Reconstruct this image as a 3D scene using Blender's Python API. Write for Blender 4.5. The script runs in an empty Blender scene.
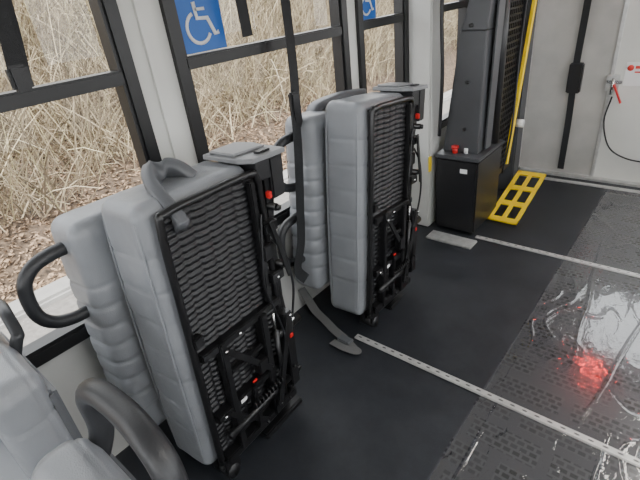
import bpy, bmesh, math, random
from mathutils import Vector, Matrix, noise
random.seed(7)
H=1.65
# ---------------------------------------------------------------- materials
def M(name,col,rough=.5,metal=0,bump=0,bscale=200,var=0,vscale=8,coat=0,emit=0,ecol=None,spec=None):
    m=bpy.data.materials.new(name);m.use_nodes=True
    nt=m.node_tree;b=nt.nodes['Principled BSDF']
    b.inputs['Base Color'].default_value=(*col,1);b.inputs['Roughness'].default_value=rough
    b.inputs['Metallic'].default_value=metal
    if coat:b.inputs['Coat Weight'].default_value=coat
    if spec is not None:b.inputs['Specular IOR Level'].default_value=spec
    if emit:
        b.inputs['Emission Color'].default_value=(*(ecol or col),1);b.inputs['Emission Strength'].default_value=emit
    tc=nt.nodes.new('ShaderNodeTexCoord')
    if bump:
        n=nt.nodes.new('ShaderNodeTexNoise');n.inputs['Scale'].default_value=bscale;n.inputs['Detail'].default_value=4
        bp=nt.nodes.new('ShaderNodeBump');bp.inputs['Strength'].default_value=bump;bp.inputs['Distance'].default_value=.004
        nt.links.new(tc.outputs['Object'],n.inputs['Vector']);nt.links.new(n.outputs['Fac'],bp.inputs['Height'])
        nt.links.new(bp.outputs['Normal'],b.inputs['Normal'])
    if var:
        n=nt.nodes.new('ShaderNodeTexNoise');n.inputs['Scale'].default_value=vscale;n.inputs['Detail'].default_value=6
        cr=nt.nodes.new('ShaderNodeValToRGB')
        cr.color_ramp.elements[0].position=.3;cr.color_ramp.elements[1].position=.7
        cr.color_ramp.elements[0].color=(*[c*(1-var) for c in col],1);cr.color_ramp.elements[1].color=(*[min(1,c*(1+var)) for c in col],1)
        nt.links.new(tc.outputs['Object'],n.inputs['Vector']);nt.links.new(n.outputs['Fac'],cr.inputs['Fac'])
        nt.links.new(cr.outputs['Color'],b.inputs['Base Color'])
    return m
VINYL=M('grey_vinyl',(.235,.246,.266),.32,bump=.25,bscale=350,var=.10,vscale=5)
COVER=M('cover_grey',(.20,.205,.215),.4)
VINYL_D=M('armrest_grey',(.10,.105,.115),.42,bump=.2,bscale=300)
BLK=M('black_plastic',(.011,.011,.013),.42,bump=.2,bscale=250)
STEEL=M('black_steel',(.008,.008,.009),.28,bump=.1,bscale=120)
RUB=M('grab_rubber',(.02,.021,.024),.42,bump=.15,bscale=300)
PAN=M('pan_fabric',(.009,.009,.011),.40,bump=.3,bscale=400)
FRAME=M('window_frame_black',(.007,.007,.008),.35)
WHITE=M('painted_white',(.66,.66,.63),.45,var=.05,vscale=3)
WALLG=M('wall_grey',(.55,.55,.53),.5,var=.06,vscale=4,bump=.1,bscale=60)
ALU=M('aluminium',(.62,.62,.61),.4,metal=.6,var=.12,vscale=30)
SLOT=M('track_slot',(.14,.14,.14),.6)
CHROME=M('zinc_bolt',(.7,.7,.7),.25,metal=1)
PANEL=M('rear_panel_grey',(.43,.42,.40),.38,var=.2,vscale=2.5,bump=.1,bscale=30)
RED=M('red_plastic',(.6,.02,.02),.4)
REDP=M('red_paint_label',(.7,.05,.04),.5)
YEL=M('safety_yellow',(.95,.66,.01),.45,var=.08,vscale=15)
STRAP=M('strap_webbing',(.012,.013,.015),.7,bump=.5,bscale=500)
STRAPG=M('strap_grey',(.13,.13,.13),.7,bump=.5,bscale=500)
BLUE=M('sign_blue',(.008,.12,.48),.4)
SIGNW=M('sign_white',(.8,.8,.8),.5)
LIFTG=M('lift_grey',(.06,.062,.068),.42,var=.1,vscale=6,bump=.1,bscale=80)
LIFTB=M('lift_black',(.014,.014,.016),.35,bump=.1,bscale=80)
CEIL=M('ceiling_white',(.75,.75,.72),.6)
FILL=M('fill_emitter',(1,1,1),.5,emit=17,ecol=(1,.95,.88))  # glow of the added interior fill panels
EXIT=M('exit_red',(1,.03,.02),.5,emit=170,ecol=(1,.02,.015))
ASPH=M('asphalt',(.20,.19,.18),.9,bump=.5,bscale=30,var=.2,vscale=20)
CURB=M('concrete',(.31,.305,.30),.85,bump=.3,bscale=20,var=.1,vscale=6)
def clearmat(name,tint,rough,base,edge,bump=None):
    m=bpy.data.materials.new(name);m.use_nodes=True;nt=m.node_tree;nt.nodes.clear()
    o=nt.nodes.new('ShaderNodeOutputMaterial');mx=nt.nodes.new('ShaderNodeMixShader')
    t=nt.nodes.new('ShaderNodeBsdfTransparent');t.inputs[0].default_value=(*tint,1)
    g=nt.nodes.new('ShaderNodeBsdfGlossy');g.inputs['Roughness'].default_value=rough
    lw=nt.nodes.new('ShaderNodeLayerWeight');lw.inputs['Blend'].default_value=.5
    p=nt.nodes.new('ShaderNodeMath');p.operation='POWER';p.inputs[1].default_value=4
    ml=nt.nodes.new('ShaderNodeMath');ml.operation='MULTIPLY_ADD';ml.inputs[1].default_value=edge;ml.inputs[2].default_value=base
    nt.links.new(lw.outputs['Facing'],p.inputs[0]);nt.links.new(p.outputs[0],ml.inputs[0]);nt.links.new(ml.outputs[0],mx.inputs[0])
    if bump:
        tc=nt.nodes.new('ShaderNodeTexCoord');mp=nt.nodes.new('ShaderNodeMapping');mp.inputs['Scale'].default_value=(1.6,.7,1)
        n=nt.nodes.new('ShaderNodeTexNoise');n.inputs['Scale'].default_value=26;n.inputs['Detail'].default_value=3;n.inputs['Distortion'].default_value=1
        bp=nt.nodes.new('ShaderNodeBump');bp.inputs['Strength'].default_value=bump;bp.inputs['Distance'].default_value=.01
        nt.links.new(tc.outputs['Object'],mp.inputs[0]);nt.links.new(mp.outputs[0],n.inputs['Vector']);nt.links.new(n.outputs['Fac'],bp.inputs['Height'])
        nt.links.new(bp.outputs['Normal'],g.inputs['Normal'])
    nt.links.new(t.outputs[0],mx.inputs[1]);nt.links.new(g.outputs[0],mx.inputs[2])
    nt.links.new(mx.outputs[0],o.inputs[0]);return m
GLASS=clearmat('window_glass',(.95,.96,.96),.02,.04,.5)
# ---------------------------------------------------------------- helpers
def link(o,parent=None):
    bpy.context.collection.objects.link(o)
    if parent:o.parent=parent
    return o
def empty(name,loc=(0,0,0),rot=(0,0,0)):
    e=bpy.data.objects.new(name,None);e.location=loc;e.rotation_euler=rot;e.empty_display_size=.1
    return link(e)
def mesh(name,vs,fs,mat,parent=None,smooth=False):
    me=bpy.data.meshes.new(name);me.from_pydata([tuple(v) for v in vs],[],fs);me.update()
    bm=bmesh.new();bm.from_mesh(me);bmesh.ops.recalc_face_normals(bm,faces=bm.faces);bm.to_mesh(me);bm.free()
    if smooth:
        for p in me.polygons:p.use_smooth=True
    me.materials.append(mat);o=bpy.data.objects.new(name,me);return link(o,parent)
def box(name,lo,hi,mat,parent=None,bev=0.003,seg=2):
    bm=bmesh.new();bmesh.ops.create_cube(bm,size=1)
    s=[hi[i]-lo[i] for i in range(3)]
    for v in bm.verts:
        v.co=Vector(((v.co.x+.5)*s[0]+lo[0],(v.co.y+.5)*s[1]+lo[1],(v.co.z+.5)*s[2]+lo[2]))
    if bev:
        bmesh.ops.bevel(bm,geom=bm.edges[:],offset=min(bev,min(s)*.45),segments=seg,affect='EDGES')
    me=bpy.data.meshes.new(name);bm.to_mesh(me);bm.free();me.materials.append(mat)
    return link(bpy.data.objects.new(name,me),parent)
def boxes(name,lst,mat,parent=None):
    vs=[];fs=[]
    for lo,hi in lst:
        b=len(vs)
        for i in (0,1):
            for j in (0,1):
                for k in (0,1):vs.append((hi[0] if i else lo[0],hi[1] if j else lo[1],hi[2] if k else lo[2]))
        for f in ((0,1,3,2),(4,6,7,5),(0,4,5,1),(2,3,7,6),(0,2,6,4),(1,5,7,3)):fs.append(tuple(b+a for a in f))
    return mesh(name,vs,fs,mat,parent)
def prism(name,poly,axis,a,b,mat,parent=None,bev=0.002):
    vs=[]
    for t in (a,b):
        for p in poly:
            c=list(p);c.insert(axis,t);vs.append(Vector(c))
    n=len(poly)
    fs=[tuple(range(n)),tuple(range(n,2*n))]+[(i,(i+1)%n,n+(i+1)%n,n+i) for i in range(n)]
    o=mesh(name,vs,fs,mat,parent)
    if bev:
        md=o.modifiers.new('b','BEVEL');md.width=bev;md.segments=2
    return o
def catmull(pts,n=8):
    P=[Vector(p) for p in pts];P=[2*P[0]-P[1]]+P+[2*P[-1]-P[-2]];out=[]
    for i in range(1,len(P)-2):
        for k in range(n):
            t=k/n;a,b,c,d=P[i-1],P[i],P[i+1],P[i+2]
            out.append(.5*((2*b)+(c-a)*t+(2*a-5*b+4*c-d)*t*t+(3*b-a-3*c+d)*t**3))
    out.append(P[-2]);return out
def sweep(name,pts,sec,mat,parent=None,up=None,sm=True,n=8,taper=None):
    C=catmull(pts,n) if sm else [Vector(p) for p in pts]
    vs=[];fs=[];ns=len(sec);N=None
    for i,p in enumerate(C):
        T=(C[min(i+1,len(C)-1)]-C[max(i-1,0)]).normalized()
        if up is not None:
            S=T.cross(Vector(up))
            S=S.normalized() if S.length>1e-4 else N
            N=S
        else:
            if N is None:N=T.orthogonal().normalized()
            N=(N-T*N.dot(T)).normalized();S=N
        U=S.cross(T).normalized()
        k=taper(i/(len(C)-1)) if taper else 1
        for a,b in sec:vs.append(p+S*a*k+U*b*k)
    for i in range(len(C)-1):
        for j in range(ns):
            fs.append((i*ns+j,i*ns+(j+1)%ns,(i+1)*ns+(j+1)%ns,(i+1)*ns+j))
    fs.append(tuple(range(ns)));fs.append(tuple(range((len(C)-1)*ns,len(C)*ns)))
    o=mesh(name,vs,fs,mat,parent,smooth=True)
    return o
def circ(r,n=12,ry=None):
    ry=ry or r
    return [(r*math.cos(2*math.pi*i/n),ry*math.sin(2*math.pi*i/n)) for i in range(n)]
def rsec(w,t):
    c=min(w,t)*.3
    return [(-w+c,-t),(w-c,-t),(w,-t+c),(w,t-c),(w-c,t),(-w+c,t),(-w,t-c),(-w,-t+c)]
def tube(name,pts,r,mat,parent=None,sm=True,n=12):
    return sweep(name,pts,circ(r,n),mat,parent,sm=sm)
def rod(name,a,b,r,mat,parent=None):
    return sweep(name,[a,b],circ(r,14),mat,parent,sm=False)
def bar(name,a,b,w,t,mat,parent=None,up=(1,0,0)):
    o=sweep(name,[a,b],[(-w,-t),(w,-t),(w,t),(-w,t)],mat,parent,up=up,sm=False)
    for p in o.data.polygons:p.use_smooth=False
    md=o.modifiers.new('b','BEVEL');md.width=.002;md.segments=2
    return o
def ribbon(name,pts,w,mat,parent=None,up=(1,0,0),t=.0014,n=12):
    o=sweep(name,pts,[(-w,-t),(w,-t),(w,t),(-w,t)],mat,parent,up=up,n=n)
    for p in o.data.polygons:p.use_smooth=False
    return o
def rbox(name,lo,hi,r,step,mat,parent=None,deform=None):
    ax=[]
    for i in range(3):
        L=hi[i]-lo[i];n=max(2,int(math.ceil(L/step)));ax.append([lo[i]+L*k/n for k in range(n+1)])
    vd={};vs=[];fs=[]
    def V(p):
        k=tuple(round(c,5) for c in p)
        if k in vd:return vd[k]
        c=[min(max(p[i],lo[i]+r),hi[i]-r) for i in range(3)]
        d=Vector(p)-Vector(c);nrm=d.normalized();q=Vector(c)+nrm*r
        if deform:q=deform(q,nrm)
        vd[k]=len(vs);vs.append(q);return vd[k]
    for a in range(3):
        b,c=[i for i in range(3) if i!=a]
        for side in (lo[a],hi[a]):
            for i in range(len(ax[b])-1):
                for j in range(len(ax[c])-1):
                    q=[]
                    for (di,dj) in ((0,0),(1,0),(1,1),(0,1)):
                        p=[0,0,0];p[a]=side;p[b]=ax[b][i+di];p[c]=ax[c][j+dj];q.append(V(p))
                    fs.append(tuple(q))
    return mesh(name,vs,fs,mat,parent,smooth=True)
# ---------------------------------------------------------------- camera
f=447.
cam=bpy.data.cameras.new('camera');cam.sensor_width=36;cam.lens=36*f/640;cam.clip_start=.02
co=bpy.data.objects.new('camera',cam);link(co)
X=Vector((.767,-.2397,.5952)).normalized();Yv=Vector((.6328,.4315,-.6429));Yv=(Yv-X*Yv.dot(X)).normalized();Z=X.cross(Yv)
R=Matrix((X,Yv,Z))
mw=R.to_4x4();mw.translation=Vector((0,0,H));co.matrix_world=mw
bpy.context.scene.camera=co
# ---------------------------------------------------------------- shell
WX=-1.60;YB=4.22;YF=-2.6;XR=.85;ZC=2.15
def floormat():
    m=bpy.data.materials.new('floor_rubber');m.use_nodes=True;nt=m.node_tree;b=nt.nodes['Principled BSDF']
    tc=nt.nodes.new('ShaderNodeTexCoord')
    n=nt.nodes.new('ShaderNodeTexNoise');n.inputs['Scale'].default_value=3;n.inputs['Detail'].default_value=8;n.inputs['Roughness'].default_value=.7
    cr=nt.nodes.new('ShaderNodeValToRGB');cr.color_ramp.elements[0].color=(.010,.012,.016,1);cr.color_ramp.elements[1].color=(.034,.037,.044,1)
    cr.color_ramp.elements[0].position=.3;cr.color_ramp.elements[1].position=.75
    nt.links.new(tc.outputs['Object'],n.inputs['Vector']);nt.links.new(n.outputs['Fac'],cr.inputs['Fac']);nt.links.new(cr.outputs['Color'],b.inputs['Base Color'])
    n2=nt.nodes.new('ShaderNodeTexNoise');n2.inputs['Scale'].default_value=260
    bp=nt.nodes.new('ShaderNodeBump');bp.inputs['Strength'].default_value=.25;bp.inputs['Distance'].default_value=.003
    nt.links.new(tc.outputs['Object'],n2.inputs['Vector']);nt.links.new(n2.outputs['Fac'],bp.inputs['Height']);nt.links.new(bp.outputs['Normal'],b.inputs['Normal'])
    mr=nt.nodes.new('ShaderNodeMapRange');mr.inputs['To Min'].default_value=.36;mr.inputs['To Max'].default_value=.62
    nt.links.new(n.outputs['Fac'],mr.inputs['Value']);nt.links.new(mr.outputs[0],b.inputs['Roughness'])
    b.inputs['Specular IOR Level'].default_value=.4
    return m
def aislemat():
    m=bpy.data.materials.new('aisle_vinyl');m.use_nodes=True;nt=m.node_tree;b=nt.nodes['Principled BSDF']
    tc=nt.nodes.new('ShaderNodeTexCoord')
    br=nt.nodes.new('ShaderNodeTexBrick');br.inputs['Scale'].default_value=1;br.inputs['Brick Width'].default_value=.036;br.inputs['Row Height'].default_value=.028
    br.inputs['Mortar Size'].default_value=.006;br.inputs['Mortar Smooth'].default_value=.3;br.inputs['Bias'].default_value=-.1
    br.inputs['Color1'].default_value=(.014,.014,.017,1);br.inputs['Color2'].default_value=(.042,.043,.048,1);br.inputs['Mortar'].default_value=(.080,.082,.09,1)
    nt.links.new(tc.outputs['Object'],br.inputs['Vector'])
    b2=nt.nodes.new('ShaderNodeTexBrick');b2.inputs['Scale'].default_value=1;b2.inputs['Brick Width'].default_value=.31;b2.inputs['Row Height'].default_value=.15
    b2.inputs['Mortar Size'].default_value=.022;b2.inputs['Mortar Smooth'].default_value=.1
    b2.inputs['Color1'].default_value=(0,0,0,1);b2.inputs['Color2'].default_value=(.45,.45,.45,1);b2.inputs['Mortar'].default_value=(1,1,1,1)
    nt.links.new(tc.outputs['Object'],b2.inputs['Vector'])
    mx=nt.nodes.new('ShaderNodeMix');mx.data_type='RGBA';mx.inputs[7].default_value=(.062,.064,.072,1)
    nt.links.new(b2.outputs['Color'],mx.inputs[0]);nt.links.new(br.outputs['Color'],mx.inputs[6])
    nt.links.new(mx.outputs[2],b.inputs['Base Color']);b.inputs['Roughness'].default_value=.16
    return m
box('floor',(WX-.02,YF,-.08),(XR+.02,YB+.02,0),floormat(),bev=0)
SX=-.48
box('floor_aisle',(SX,YF,0),(.42,YB-.17,.003),aislemat(),bev=0)
vs=[];fs=[];nx,ny=170,480
ridges=[(-.40,.8,.02),(-.02,.95,.05),(-.22,.5,.03),(-.05,3.0,.02),(-.27,2.5,-.1),(-.02,2.1,.12)]
def filmz(x,y):
    z=.006+.0025*(noise.noise(Vector((x*7,y*2.5,3)))+1)*.5+.0005*(noise.noise(Vector((x*25,y*9,1)))+1)
    q=Vector((x*9+noise.noise(Vector((x*3,y*3,9)))*1.5,y*3.5,0))
    msk=min(1,max(0,noise.noise(Vector((x*2.5,y*1.6,5)))*2.5+.45))
    msk*=1-math.exp(-(((x+.12)/.16)**2+((y-1.9)/.22)**2))
    z+=.0042*msk*(1-abs(noise.noise(q)))**13
    for rx,ry,sl in ridges:
        c=rx+sl*(y-ry)+.02*noise.noise(Vector((y*3,rx*9,0)))
        env=max(0,1-abs(y-ry)/.8)
        z+=.007*env*math.exp(-((x-c)/.007)**2)
    return z
for i in range(nx+1):
    for j in range(ny+1):
        x=SX+.01+(.86)*i/nx;y=.2+3.75*j/ny;vs.append((x,y,filmz(x,y)))
for i in range(nx):
    for j in range(ny):
        a=i*(ny+1)+j;fs.append((a,a+1,a+ny+2,a+ny+1))
mesh('protective_film',vs,fs,clearmat('plastic_film',(.97,.97,.98),.05,.11,.7,bump=.11),smooth=True)
def track(y,x0,x1):
    e=empty('floor_track',(0,0,0))
    box('rail',(x0,y-.018,0),(x1,y+.018,.012),ALU,e,bev=.004)
    n=int((x1-x0-.04)/.05);vs=[];fs=[]
    for k in range(n):
        cx=x0+.03+k*.05;b=len(vs)
        for a in range(10):
            vs.append((cx+.011*math.cos(a*.6283),y+.0045*math.sin(a*.6283),.0125))
        fs.append(tuple(range(b,b+10)))
    mesh('slots',vs,fs,SLOT,e)
track(.884*H,-1.17,XR-.03);track(1.687*H,-1.06,XR-.03)
box('trim_1',(-1.25,2.455*H-.02,0),(XR,2.455*H+.025,.012),ALU)
wins=[(-2.2,-.32),(-.22,.86),(1.03,2.12),(2.22,2.76)]
ZB,ZT,ZM=.61,1.98,1.465
box('wall_left',(WX-.06,YF,0),(WX,YB,ZB),WALLG,bev=0)
box('wall_left_upper',(WX-.06,YF,ZT),(WX,YB,ZC),CEIL,bev=0)
segs=[(YF,-2.2),(-.32,-.22),(.86,1.03),(2.12,2.22),(2.76,2.95)]
boxes('wall_left_pillars',[((WX-.06,a,ZB),(WX,b,ZT)) for a,b in segs]+[((WX-.06,3.7,ZB),(WX,YB,ZT))],WHITE)
boxes('trim_2',[((WX,.925,ZB),(WX+.015,.985,ZT))],WHITE)
def window(name,a,b,xo=WX,s=1,rail=True,za=ZB,zt=ZT):
    e=empty(name)
    def fr(nm,y0,y1,z0,z1,t,x0,x1):
        xa,xb=sorted((xo+s*x0,xo+s*x1))
        boxes(nm,[((xa,y0,z0),(xb,y0+t,z1)),((xa,y1-t,z0),(xb,y1,z1)),((xa,y0+t,z0),(xb,y1-t,z0+t)),((xa,y0+t,z1-t),(xb,y1-t,z1))],FRAME,e)
    fr('outer_frame',a,b,za,zt,.045,-.06,.022)
    fr('inner_lip',a+.045,b-.045,za+.045,zt-.045,.014,-.05,.012)
    if rail:
        xa,xb=sorted((xo-s*.05,xo+s*.018))
        box('mid_rail',(xa,a+.045,ZM-.028),(xb,b-.045,ZM+.02),FRAME,e,bev=.006)
    xa=xo-s*.028
    mesh('pane',[(xa,a+.02,za+.02),(xa,b-.02,za+.02),(xa,b-.02,zt-.02),(xa,a+.02,zt-.02)],[(0,1,2,3)],GLASS,e)
    return e
for i,(a,b) in enumerate(wins):window('window_%d'%(i+1),a,b)
window('door_1',2.95,3.7,za=ZB)
box('trim_3',(-1.6,2.76,0),(-1.42,2.93,ZC),WALLG,bev=.01)
box('wall_right',(XR,YF,0),(XR+.06,YB,.75),WALLG,bev=0)
box('wall_right_upper',(XR,YF,1.95),(XR+.06,YB,ZC),CEIL,bev=0)
rw=[(-1.2,.0),(.15,1.3),(1.45,2.6),(2.75,3.9)]
boxes('wall_right_pillars',[((XR,a,.75),(XR+.06,b,1.95)) for a,b in ((YF,-1.2),(0,.15),(1.3,1.45),(2.6,2.75),(3.9,YB))],WHITE)
for i,(a,b) in enumerate(rw):window('window_%d'%(i+6),a,b,xo=XR,s=-1,za=.75,zt=1.95,rail=False)
box('ceiling',(WX-.06,YF,ZC),(XR+.06,YB+.06,ZC+.05),CEIL,bev=0)
DX=-.63
boxes('wall_rear',[((WX,YB,0),(DX,YB+.06,ZC)),((.55,YB,0),(XR,YB+.06,ZC)),((DX,YB,1.95),(.55,YB+.06,ZC))],PANEL)
boxes('rear_wall_post',[((-1.30,YB-.03,0),(-1.24,YB,ZC))],ALU)
d=empty('door_2')
DWX0,DWX1,DWZ0,DWZ1=-.40,.38,1.12,1.85
boxes('leaf',[((DX,YB+.0,0.02),(DWX0,YB+.05,1.95)),((DWX1,YB,.02),(.55,YB+.05,1.95)),((DWX0,YB,.02),(DWX1,YB+.05,DWZ0)),((DWX0,YB,DWZ1),(DWX1,YB+.05,1.95))],WHITE,d)
mesh('pane',[(DWX0,YB+.02,DWZ0),(DWX1,YB+.02,DWZ0),(DWX1,YB+.02,DWZ1),(DWX0,YB+.02,DWZ1)],[(0,1,2,3)],GLASS,d)
boxes('gasket',[((DX-.012,YB-.012,0),(DX+.012,YB,1.95))],ALU,d)
box('latch_plate',(-.66,YB-.03,.74),(-.57,YB,.86),ALU,d)
rod('latch_pin',(-.61,YB-.05,.72),(-.61,YB-.05,.84),.012,CHROME,d)
box('latch_arm',(-.655,YB-.05,.80),(-.55,YB-.03,.825),CHROME,d)
box('label',(-.55,YB-.004,.78),(-.40,YB,.95),SIGNW,d,bev=0)
rod('label_dot',(-.52,YB-.006,.91),(-.52,YB-.004,.91),.022,REDP,d)
boxes('label_text',[((-.49,YB-.006,.905),(-.42,YB-.004,.925)),((-.49,YB-.006,.875),(-.42,YB-.004,.885))],REDP,d)
bar('red_handle',(-.60,YB-.06,.80),(-.53,YB-.06,.66),.014,.006,RED,d)
tube('cord',[(-.60,YB-.03,.70),(-.62,YB-.03,.5),(-.55,YB-.03,.3),(-.42,YB-.03,.22),(-.25,YB-.03,.2)],.006,BLK,d)
boxes('ramp_sill',[((DX-.6,YB-.06,0),(.55,YB,.02))],ALU,d)
ex=empty('exit_sign')
box('housing',(-.36,YB-.05,1.97),(-.16,YB,2.08),WHITE,ex)
box('face',(-.29,YB-.054,2.0),(-.23,YB-.049,2.05),EXIT,ex,bev=0)
boxes('wall_front',[((WX,YF-.06,0),(XR,YF,.9)),((WX,YF-.06,1.95),(XR,YF,ZC))],WALLG)
for i,(y) in enumerate((-1.4,.7,3.0)):
    e=empty('added_fill_light')  # unseen fill light, added overhead to brighten the cabin
    box('housing',(.25,y-.45,ZC-.03),(.5,y+.45,ZC),WHITE,e)
    box('fill_panel',(.27,y-.43,ZC-.045),(.48,y+.43,ZC-.03),FILL,e)
# ---------------------------------------------------------------- folding seats
def seat(loc,rot,arm,zscale):
    S=empty('folded_passenger_seat',loc,rot);S.scale=(1,1,zscale)
    def defc(lo,hi,bul,depth,zs,sc):
        cy=(lo[1]+hi[1])/2;cz=(lo[2]+hi[2])/2
        def d(q,n):
            g=sum(math.exp(-((q.z-z)/.006)**2) for z in zs)
            edge=abs(n.z)<.6;k=0
            if edge:k=-depth*g
            if edge and zs[0]<q.z<zs[-1]:
                k+=sc*abs(math.sin(math.pi*(q.z-zs[0])/(zs[1]-zs[0])))
            v=((q.y-cy)/(hi[1]-lo[1])*2)**2;w=((q.z-cz)/(hi[2]-lo[2])*2)**2
            out=q+n*k+Vector((n.x*bul*(1-v)*(1-w),n.y*bul*.6*(1-w),0))
            return out+n*.003*noise.noise(q*7)+n*.0012*noise.noise(q*30)
        return d
    lo,hi=(-.220,-.025,.10),(-.012,.43,1.145)
    rbox('seat_cushion',lo,hi,.040,.008,VINYL,S,defc(lo,hi,.008,.0035,[.30+.115*k for k in range(7)],.001))
    bx=-.10 if arm==1 else -.08
    lo,hi=(-.43,bx,.20),(-.245,.42,1.08)
    rbox('backrest_cushion',lo,hi,.05,.008,VINYL,S,defc(lo,hi,.008,.006,[.34+.075*k for k in range(8)],.0025))
    box('backrest_shell',(-.455,-.04,.26),(-.415,.36,1.03),BLK,S,bev=.015)
    tube('cushion_piping',[(-.036,-.02,.15),(-.03,-.025,.3),(-.03,-.028,.6),(-.03,-.025,.95),(-.036,-.02,1.10)],.004,VINYL,S,n=8)
    tube('cushion_piping_2',[(-.20,-.018,.15),(-.203,-.024,.3),(-.203,-.028,.6),(-.203,-.024,.95),(-.20,-.018,1.10)],.0035,VINYL,S,n=8)
    vs=[];fs=[];ny,nz=60,300
    for i in range(ny+1):
        for j in range(nz+1):
            y=.03+.40*i/ny;z=.13+.98*j/nz
            x=.004+.010*abs(math.sin(math.pi*z/.022+.25*math.sin(y*40)))**.6
            for gy in (.08,.14,.20,.26,.32,.38):x-=.009*math.exp(-((y-gy)/.005)**2)
            x+=.002*noise.noise(Vector((y*14,z*9,loc[1])))
            if i in (0,ny) or j in (0,nz):x=-.03
            vs.append((x,y,z))
    for i in range(ny):
        for j in range(nz):
            a=i*(nz+1)+j;fs.append((a,a+1,a+nz+2,a+nz+1))
    mesh('underside_pan',vs,fs,PAN,S,smooth=True)
    tube('frame_loop',[(.018,.02,.12),(.018,.02,.4),(.018,.02,.8),(.018,.022,1.08),(.018,.05,1.115),(.018,.2,1.12),(.018,.38,1.12),(.018,.425,1.10),(.018,.435,1.0),(.018,.44,.6),(.018,.44,.2),(.018,.43,.12),(.018,.4,.1),(.018,.05,.1),(.018,.02,.12)],.013,STEEL,S,n=10)
    bs=[((.01,.03,.60),(.045,.43,.63)),((.01,.03,.33),(.05,.43,.36)),((.01,.03,.12),(.05,.45,.155)),
        ((.02,.10,.13),(.055,.13,.63)),((.02,.30,.13),(.06,.335,.62)),((.03,.20,.15),(.06,.225,.36)),
        ((.012,.375,.60),(.035,.40,1.10)),((.0,.40,.70),(.05,.47,.74)),((.0,.40,.90),(.05,.47,.94)),((.02,.41,.2),(.07,.46,.56)),
        ((.03,.13,.48),(.05,.30,.50)),((.04,.24,.40),(.075,.29,.46)),((.0,.385,.80),(.045,.44,.86)),((.0,.02,.66),(.04,.06,.70))]
    for k,(lo,hi) in enumerate(bs):box('frame_rail_%d'%(k+1),lo,hi,STEEL,S,bev=.004)
    bar('link_1',(.065,.12,.60),(.065,.31,.38),.012,.004,STEEL,S)
    bar('link_2',(.07,.44,.56),(.07,.32,.18),.014,.005,STEEL,S)
    bar('link_3',(.05,.08,.34),(.05,.26,.14),.01,.004,STEEL,S)
    bar('lever',(.06,.42,.95),(.06,.49,.70),.010,.004,STEEL,S)
    rod('torsion_tube',(.05,.06,.245),(.05,.47,.245),.016,STEEL,S)
    rod('torsion_tube_2',(.045,.38,.48),(.045,.52,.48),.02,STEEL,S)
    rod('gas_strut',(.06,.365,.20),(.06,.365,.52),.011,STEEL,S)
    rod('gas_strut_rod',(.06,.365,.52),(.06,.365,.60),.005,CHROME,S)
    tube('release_cable',[(.04,.40,.98),(.05,.37,.85),(.055,.35,.72),(.06,.38,.6),(.07,.40,.45),(.06,.34,.3)],.004,BLK,S,n=8)
    tube('release_cable_2',[(.04,.43,.88),(.06,.47,.8),(.06,.50,.65),(.05,.48,.5)],.005,BLK,S,n=8)
    sp=[]
    for k in range(60):
        a=k*.9;sp.append((.075+.012*math.cos(a),.18+.0028*k,.30+.012*math.sin(a)))
    tube('spring',sp,.003,STEEL,S,n=6)
    k=0
    for (x,y,z) in ((.064,.115,.6),(.064,.31,.385),(.078,.44,.55),(.078,.32,.19),(.052,.43,.72),(.052,.43,.92),(.055,.06,.345),(.055,.25,.14),(.06,.42,.345),(.05,.4,.14),(.05,.2,.615),(.075,.43,.3),(.02,.22,1.12),(.02,.4,.8)):
        k+=1;rod('bolt_%d'%k,(x-.006,y,z),(x+.005,y,z),.006,CHROME if k%2 else STEEL,S)
    box('red_tag',(.062,.43,.44),(.074,.45,.46),RED,S);box('red_tag_2',(.05,.21,.375),(.056,.235,.387),RED,S)
    box('red_latch',(.03,.445,1.02),(.05,.462,1.045),RED,S)
    box('tag_label',(.051,.14,.335),(.053,.17,.35),SIGNW,S,bev=0)
    prism('hinge_spine',[(.44,.10),(.50,.10),(.51,.35),(.49,.62),(.50,.95),(.53,1.15),(.50,1.17),(.45,1.12)],0,-.10,-.055,STEEL,S)
    prism('hinge_spine_outer',[(.44,.14),(.49,.14),(.51,.36),(.48,.60),(.485,.9),(.52,1.06),(.53,1.14),(.47,1.15)],0,-.02,.015,STEEL,S)
    for k,z in enumerate((.25,.5,.75,.98)):
        rod('spine_pin_%d'%(k+1),(-.12,.475,z),(.05,.475,z),.014,STEEL,S);rod('spine_nut_%d'%(k+1),(.05,.475,z),(.062,.475,z),.011,CHROME if k==1 else STEEL,S)
    # angular hinge cover: bevelled plate with a skirt, black release button and hinge block below
    prism('hinge_cover',[(-.19,.385),(-.02,.385),(.03,.41),(.04,.57),(-.10,.575),(-.19,.55)],2,1.150,1.168,COVER,S,bev=.004)
    prism('hinge_cover_ridge',[(-.17,.40),(-.05,.40),(-.03,.54),(-.10,.555),(-.17,.53)],2,1.168,1.178,COVER,S,bev=.004)
    box('release_button',(-.015,.46,1.168),(.015,.52,1.176),BLK,S,bev=.003)
    prism('cover_block',[(-.17,.43),(.02,.43),(.03,.56),(-.11,.56)],2,1.08,1.150,BLK,S,bev=.004)
    box('cover_bracket',(-.01,.49,1.00),(.03,.56,1.15),BLK,S,bev=.006)
    for k,z in enumerate((.88,.50)[:1 if arm==1 else 2]):
        zz=.115;o=bx+.09
        sweep('grab_handle_%d'%(k+1),[(-.34,-.05+o,z+zz),(-.34,-.13+o,z+zz),(-.345,-.20+o*.5,z+zz-.02),(-.35,-.235+o*.5,z+zz-.07),(-.35,-.235+o*.5,z-zz+.07),(-.345,-.20+o*.5,z-zz+.02),(-.34,-.13+o,z-zz),(-.34,-.05+o,z-zz)],circ(.020,12,.022),RUB,S)
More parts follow.
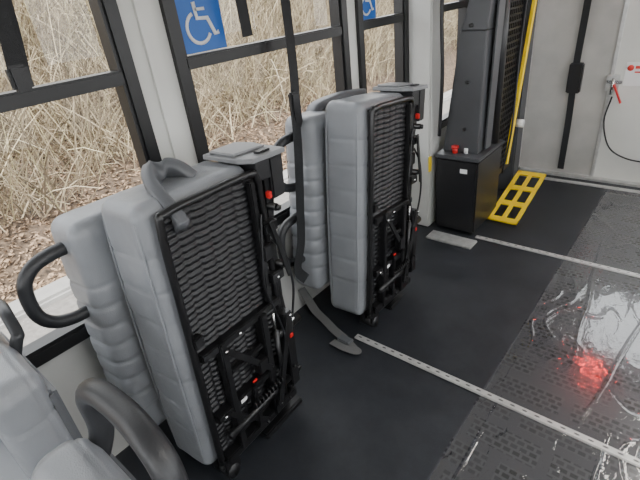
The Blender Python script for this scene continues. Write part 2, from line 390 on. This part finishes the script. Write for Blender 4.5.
    if arm==1:
        sweep('armrest',[(-.11,.26,1.13),(-.14,.235,1.165),(-.165,.20,1.178),(-.16,.155,1.175),(-.12,.115,1.158),(-.06,.095,1.13),(.0,.088,1.09),(.03,.085,1.06)],rsec(.034,.020),VINYL_D,S,up=(0,1,.3))
    else:
        sweep('armrest',[(-.38,.10,1.05),(-.375,.13,1.09),(-.36,.20,1.11),(-.34,.34,1.125),(-.31,.48,1.13)],rsec(.036,.020),VINYL_D,S,up=(0,0,1))
    box('pedestal_foot',(-.40,.25,.012),(.03,.50,.045),STEEL,S,bev=.006)
    box('pedestal_post',(-.30,.32,.04),(-.08,.46,.14),STEEL,S,bev=.01)
    rod('foot_roller',(-.05,.05,.06),(.04,.05,.06),.03,BLK,S)
    boxes('foot_bracket',[((-.04,.02,.06),(-.02,.09,.14)),((.02,.02,.06),(.035,.09,.14))],STEEL,S)
    return S
seat((-1.11,.465,0),(math.radians(-2.5),0,math.radians(5)),1,1.035)
seat((-1.14,1.50,0),(math.radians(-6.5),0,math.radians(4)),2,1.065)
# ---------------------------------------------------------------- front seats (foreground)
def fseat(x0,x1,ztop,y0,hx0,hx1,hz,hr):
    S=empty('passenger_seat')
    lo,hi=(x0,y0-.13,.45),(x1,y0,ztop)
    def d(q,n):
        g=math.exp(-((q.z-(ztop-.13))/.006)**2)+math.exp(-((q.x-(x0+x1)/2)/.006)**2)*(.6)+math.exp(-((q.y-(y0-.03))/.004)**2)*.8*(abs(n.y)<.8)
        return q-n*.005*g+n*.004*noise.noise(q*8)
    rbox('backrest_cushion',lo,hi,.055,.009,VINYL,S,d)
    rbox('seat_cushion',(x0,y0-.58,.40),(x1,y0-.05,.52),.05,.02,VINYL,S)
    box('backrest_shell',(x0+.02,y0-.02,.45),(x1-.02,y0+.012,ztop-.08),VINYL_D,S,bev=.01)
    sweep('grab_handle',[(hx0,y0-.03,ztop-.10),(hx0,y0+.015,ztop-.02),(hx0+.005,y0+.02,hz-.04),(hx0+.05,y0+.025,hz),((hx0+hx1)/2,y0+.03,hz+.005),(hx1-.05,y0+.025,hz),(hx1-.005,y0+.02,hz-.04),(hx1,y0+.01,ztop-.02),(hx1,y0-.03,ztop-.1)],circ(hr,14),RUB,S)
    for xx in (x0+.05,x1-.05):
        for yy in (y0-.5,y0-.12):rod('leg',(xx,yy,0),(xx,yy,.43),.016,STEEL,S)
    return S
fseat(-.83,-.42,.95,.12,-.78,-.50,1.06,.024)
fseat(-1.54,-1.07,.93,.13,-1.50,-1.29,.965,.016)
# ---------------------------------------------------------------- straps
def strap(pts,w=.024,buckle=None,mat=STRAP,up=(1,0,0)):
    S=empty('seat_belt_strap')
    ribbon('webbing',pts,w,mat,S,up=up)
    if buckle:
        lo,hi=buckle;box('retractor',lo,hi,BLK,S,bev=.008)
    return S
strap([(-1.51,1.60,2.1),(-1.51,1.59,1.7),(-1.48,1.555,1.35),(-1.45,1.50,1.15),(-1.42,1.455,1.0),(-1.42,1.42,.75),(-1.42,1.39,.55),(-1.42,1.34,.42),(-1.41,1.38,.34)],w=.028,buckle=((-1.475,1.485,1.10),(-1.445,1.545,1.27)))
strap([(-1.51,.50,2.1),(-1.51,.50,1.75),(-1.51,.47,1.5)],w=.028,buckle=((-1.53,.445,1.49),(-1.50,.50,1.56)))
strap([(-1.54,1.36,2.1),(-1.54,1.36,1.8),(-1.54,1.37,1.52)],w=.028)
strap([(-.88,YB-.03,2.1),(-.88,YB-.04,1.4),(-.89,YB-.03,.9),(-.88,YB-.03,.5),(-.88,YB-.03,.06)],w=.025,up=(0,1,0),buckle=((-.93,YB-.07,.72),(-.83,YB-.01,.95)))
S=empty('seat_belt_strap')
ribbon('webbing',[(-1.585,1.50,.14),(-1.53,1.49,.09),(-1.46,1.47,.045),(-1.38,1.455,.022),(-1.30,1.43,.010),(-1.22,1.41,.005),(-1.13,1.375,.004)],.025,STRAPG,S,up=(0,0,1))
ribbon('webbing_end',[(-1.13,1.375,.006),(-1.09,1.36,.014),(-1.10,1.345,.022),(-1.16,1.34,.018),(-1.25,1.35,.010)],.022,STRAPG,S,up=(0,0,1))
box('buckle',(-1.23,1.365,.012),(-1.15,1.415,.028),VINYL_D,S,bev=.006)
# ---------------------------------------------------------------- wheelchair signs
def sign(y,z,s):
    S=empty('wheelchair_sign',(WX+.0,y,z))
    box('plate',(-.022,-s,-s*1.05),(-.018,s,s*1.05),BLUE,S,bev=0)
    x=-.016
    n=14;vs=[(x,(-.1+.15*math.cos(i*6.283/n))*s,(.72+.15*math.sin(i*6.283/n))*s) for i in range(n)]
    mesh('head',vs,[tuple(range(n))],SIGNW,S)
    sweep('body',[(x,-.12*s,.5*s),(x,-.08*s,.0),(x,.35*s,-.02*s),(x,.58*s,-.55*s),(x,.75*s,-.5*s)],[(-.075*s,-.001),(.075*s,-.001),(.075*s,.001),(-.075*s,.001)],SIGNW,S,up=(1,0,0),sm=False)
    sweep('arm',[(x,-.1*s,.27*s),(x,.3*s,.27*s)],[(-.05*s,-.001),(.05*s,-.001),(.05*s,.001),(-.05*s,.001)],SIGNW,S,up=(1,0,0),sm=False)
    arc=[(x,(-.08+.48*math.cos(a))*s,(-.3+.48*math.sin(a))*s) for a in [math.radians(110+ i*14) for i in range(17)]]
    sweep('wheel',arc,[(-.06*s,-.001),(.06*s,-.001),(.06*s,.001),(-.06*s,.001)],SIGNW,S,up=(1,0,0),sm=False)
sign(1.20,1.61,.115);sign(2.36,1.58,.09)
# ---------------------------------------------------------------- wheelchair lift
L=empty('wheelchair_lift')
box('pump_housing',(-1.38,2.78,.02),(-1.08,3.22,.56),LIFTB,L,bev=.012)
box('pump_housing_lid',(-1.39,2.77,.56),(-1.07,3.23,.585),LIFTG,L,bev=.006)
box('housing_label',(-1.2,2.776,.47),(-1.15,2.779,.50),SIGNW,L,bev=0)
rod('red_knob',(-1.27,2.84,.585),(-1.27,2.84,.62),.018,RED,L)
rod('red_knob_cap',(-1.27,2.84,.62),(-1.27,2.84,.635),.025,RED,L)
rod('white_cap',(-1.20,2.86,.585),(-1.20,2.86,.62),.014,SIGNW,L)
def frustum(nm,b0,b1,z0,t0,t1,z1,mat):
    vs=[(b0[0],b0[1],z0),(b1[0],b0[1],z0),(b1[0],b1[1],z0),(b0[0],b1[1],z0),(t0[0],t0[1],z1),(t1[0],t0[1],z1),(t1[0],t1[1],z1),(t0[0],t1[1],z1)]
    o=mesh(nm,vs,[(0,1,2,3),(4,5,6,7),(0,1,5,4),(1,2,6,5),(2,3,7,6),(3,0,4,7)],mat,L);md=o.modifiers.new('b','BEVEL');md.width=.008;md.segments=2
frustum('column_front',(-1.37,2.86),(-1.12,3.05),.585,(-1.29,2.88),(-1.12,3.05),1.35,LIFTG)
frustum('column_front_upper',(-1.29,2.88),(-1.12,3.05),1.35,(-1.19,2.90),(-1.10,3.05),1.75,LIFTG)
bar('arm_plate',(-1.10,2.98,.60),(-1.09,3.02,1.9),.05,.006,LIFTG,L,up=(1,0,0))
for k,z in enumerate((.75,1.05,1.38)):rod('column_bolt_%d'%(k+1),(-1.22,2.855+.008*k,z),(-1.22,2.87+.01*k,z),.012,STEEL,L)
box('column_rear',(-1.25,3.66,.0),(-1.12,3.80,2.0),LIFTG,L,bev=.01)
rod('hydraulic_cylinder',(-1.10,3.10,.6),(-1.12,3.13,1.9),.03,LIFTB,L)
bb=[]
for k in range(13):
    y=3.16+.035*k;bb.append(((-1.17,y,.30),(-1.155,y+.012,1.85)))
for k in range(36):
    z=.30+.043*k;bb.append(((-1.172,3.16,z),(-1.153,3.60,z+.012)))
boxes('platform_grate',bb,LIFTB,L)
boxes('platform_frame',[((-1.19,3.13,.28),(-1.14,3.17,1.9)),((-1.19,3.59,.28),(-1.14,3.63,1.9)),((-1.19,3.13,.25),(-1.14,3.63,.30))],LIFTB,L)
boxes('platform_back',[((-1.22,3.16,.30),(-1.20,3.60,1.85))],LIFTG,L)
bar('yellow_handrail',(-1.10,3.40,.34),(-1.11,3.68,1.44),.018,.012,YEL,L)
bar('yellow_handrail_upper',(-1.11,3.68,1.44),(-1.11,3.81,1.95),.018,.012,YEL,L)
tube('cable',[(-1.09,3.3,.3),(-1.07,3.35,.6),(-1.09,3.42,.9),(-1.10,3.45,1.2),(-1.10,3.5,1.7)],.007,BLK,L)
tube('hose',[(-1.36,2.80,1.95),(-1.37,2.79,1.5),(-1.36,2.80,1.1),(-1.38,2.82,.7)],.012,BLK,L)
rod('roller',(-1.10,3.55,.62),(-1.05,3.55,.62),.03,SIGNW,L)
Pn=[]
W,Hh=.22,.66
for a in (0,.095,.19):Pn.append(((a,0,0),(a+.03,Hh,.012)))
for k in range(4):
    b=k*(Hh-.05)/3;Pn.append(((0,b,0),(W,b+.05,.012)))
o=boxes('yellow_bridge_plate',Pn,YEL,L);o.location=(-1.09,3.06,.015);o.rotation_euler=(math.radians(14),0,math.radians(0))
box('threshold_plate',(-1.36,2.60,0),(-1.02,2.72,.016),ALU,L,bev=.004)
box('yellow_sticker',(-1.425,2.755,.45),(-1.419,2.79,.56),YEL,L,bev=0)
# ---------------------------------------------------------------- outside
e=empty('outside_ground')
box('asphalt',(-4.3,-14,-.75),(-1.7,30,-.65),ASPH,e,bev=0)
box('curb',(-4.60,-14,-.75),(-4.3,30,-.58),CURB,e,bev=.03)
def bankz(x,y):
    t=max(0,(-4.55-x))
    return -.62+.62*t+.10*noise.noise(Vector((x*1.3,y*1.1,0)))*min(1,t)
vs=[];fs=[];nx,ny=40,150
for i in range(nx+1):
    for j in range(ny+1):
        x=-4.55-9*i/nx;y=-8+38*j/ny;vs.append((x,y,bankz(x,y)))
for i in range(nx):
    for j in range(ny):
        a=i*(ny+1)+j;fs.append((a,a+1,a+ny+2,a+ny+1))
LIT=M('leaf_litter',(.10,.07,.048),.95,bump=1,bscale=25,var=.7,vscale=18)
mesh('bank',vs,fs,LIT,e,smooth=True)
def reedmat():
    m=bpy.data.materials.new('dry_reed');m.use_nodes=True;nt=m.node_tree;b=nt.nodes['Principled BSDF']
    at=nt.nodes.new('ShaderNodeAttribute');at.attribute_name='tint'
    cr=nt.nodes.new('ShaderNodeValToRGB');el=cr.color_ramp.elements
    el[0].color=(.06,.047,.03,1);el[1].color=(.88,.79,.61,1)
    x=el.new(.4);x.color=(.20,.155,.10,1);x=el.new(.7);x.color=(.50,.42,.29,1);x=el.new(.85);x.color=(.37,.33,.18,1)
    nt.links.new(at.outputs['Fac'],cr.inputs['Fac']);nt.links.new(cr.outputs['Color'],b.inputs['Base Color']);b.inputs['Roughness'].default_value=.8
    return m
vs=[];fs=[];tint=[]
rnd=random.random
for c in range(3600):
    yy=-1.5+22*rnd()**1.3;u=rnd()
    cx=-5.35-5.5*u
    bz=bankz(cx,yy);base=Vector((cx,yy,bz));tn=rnd()
    for k in range(15):
        az=random.gauss(0,1.2) ;ln=.7+1.1*rnd();lean=.1+.8*rnd()
        dr=Vector((math.cos(az)*lean,math.sin(az)*lean*1.5,1)).normalized()
        sag=.15+.6*rnd()
        side=Vector((random.gauss(0,.3),1,random.gauss(0,.3))).normalized()*(.004+.009*rnd()**2)
        b=len(vs);p0=base+Vector((random.gauss(0,.12),random.gauss(0,.15),0))
        for s in range(5):
            t=s/4;p=p0+dr*ln*t+Vector((0,0,-sag*t*t*ln*.8))
            w=side*(1-.7*t);vs+= [p-w,p+w]
        tv=min(1,max(0,.3*tn+.7*rnd()))
        tint+= [tv]*10
        for s in range(4):fs.append((b+2*s,b+2*s+1,b+2*s+3,b+2*s+2))
me=bpy.data.meshes.new('dry_reeds');me.from_pydata([tuple(v) for v in vs],[],fs);me.materials.append(reedmat())
a=me.attributes.new('tint','FLOAT','POINT');a.data.foreach_set('value',tint)
link(bpy.data.objects.new('dry_reeds',me))
vs=[];fs=[]
for k in range(14000):
    x=-4.55-2.2*rnd()**1.2;y=-2+9*rnd();z=bankz(x,y)+.012
    a=rnd()*6.28;l=.02+.03*rnd();w=l*.4
    u=Vector((math.cos(a),math.sin(a),random.gauss(0,.4)));v=Vector((-math.sin(a),math.cos(a),random.gauss(0,.4)));p=Vector((x,y,z))
    b=len(vs);vs+=[p-u*l,p-v*w,p+u*l,p+v*w];fs.append((b,b+1,b+2,b+3))
me=bpy.data.meshes.new('fallen_leaves');me.from_pydata([tuple(v) for v in vs],[],fs);me.materials.append(M('dry_leaf',(.30,.21,.14),.9,var=.7,vscale=40))
link(bpy.data.objects.new('fallen_leaves',me),e)
box('ground_right',(1.2,-14,-.75),(30,30,-.65),ASPH,bev=0)
# ---------------------------------------------------------------- light
w=bpy.data.worlds.new('world');bpy.context.scene.world=w;w.use_nodes=True
bg=w.node_tree.nodes['Background'];bg.inputs[0].default_value=(.96,.98,1,1);bg.inputs[1].default_value=5.2
s=bpy.data.lights.new('sun','SUN');s.energy=9.0;s.angle=math.radians(4);s.color=(1,.93,.82)
so=bpy.data.objects.new('sun',s);so.rotation_euler=(math.radians(35),math.radians(25),0);link(so)
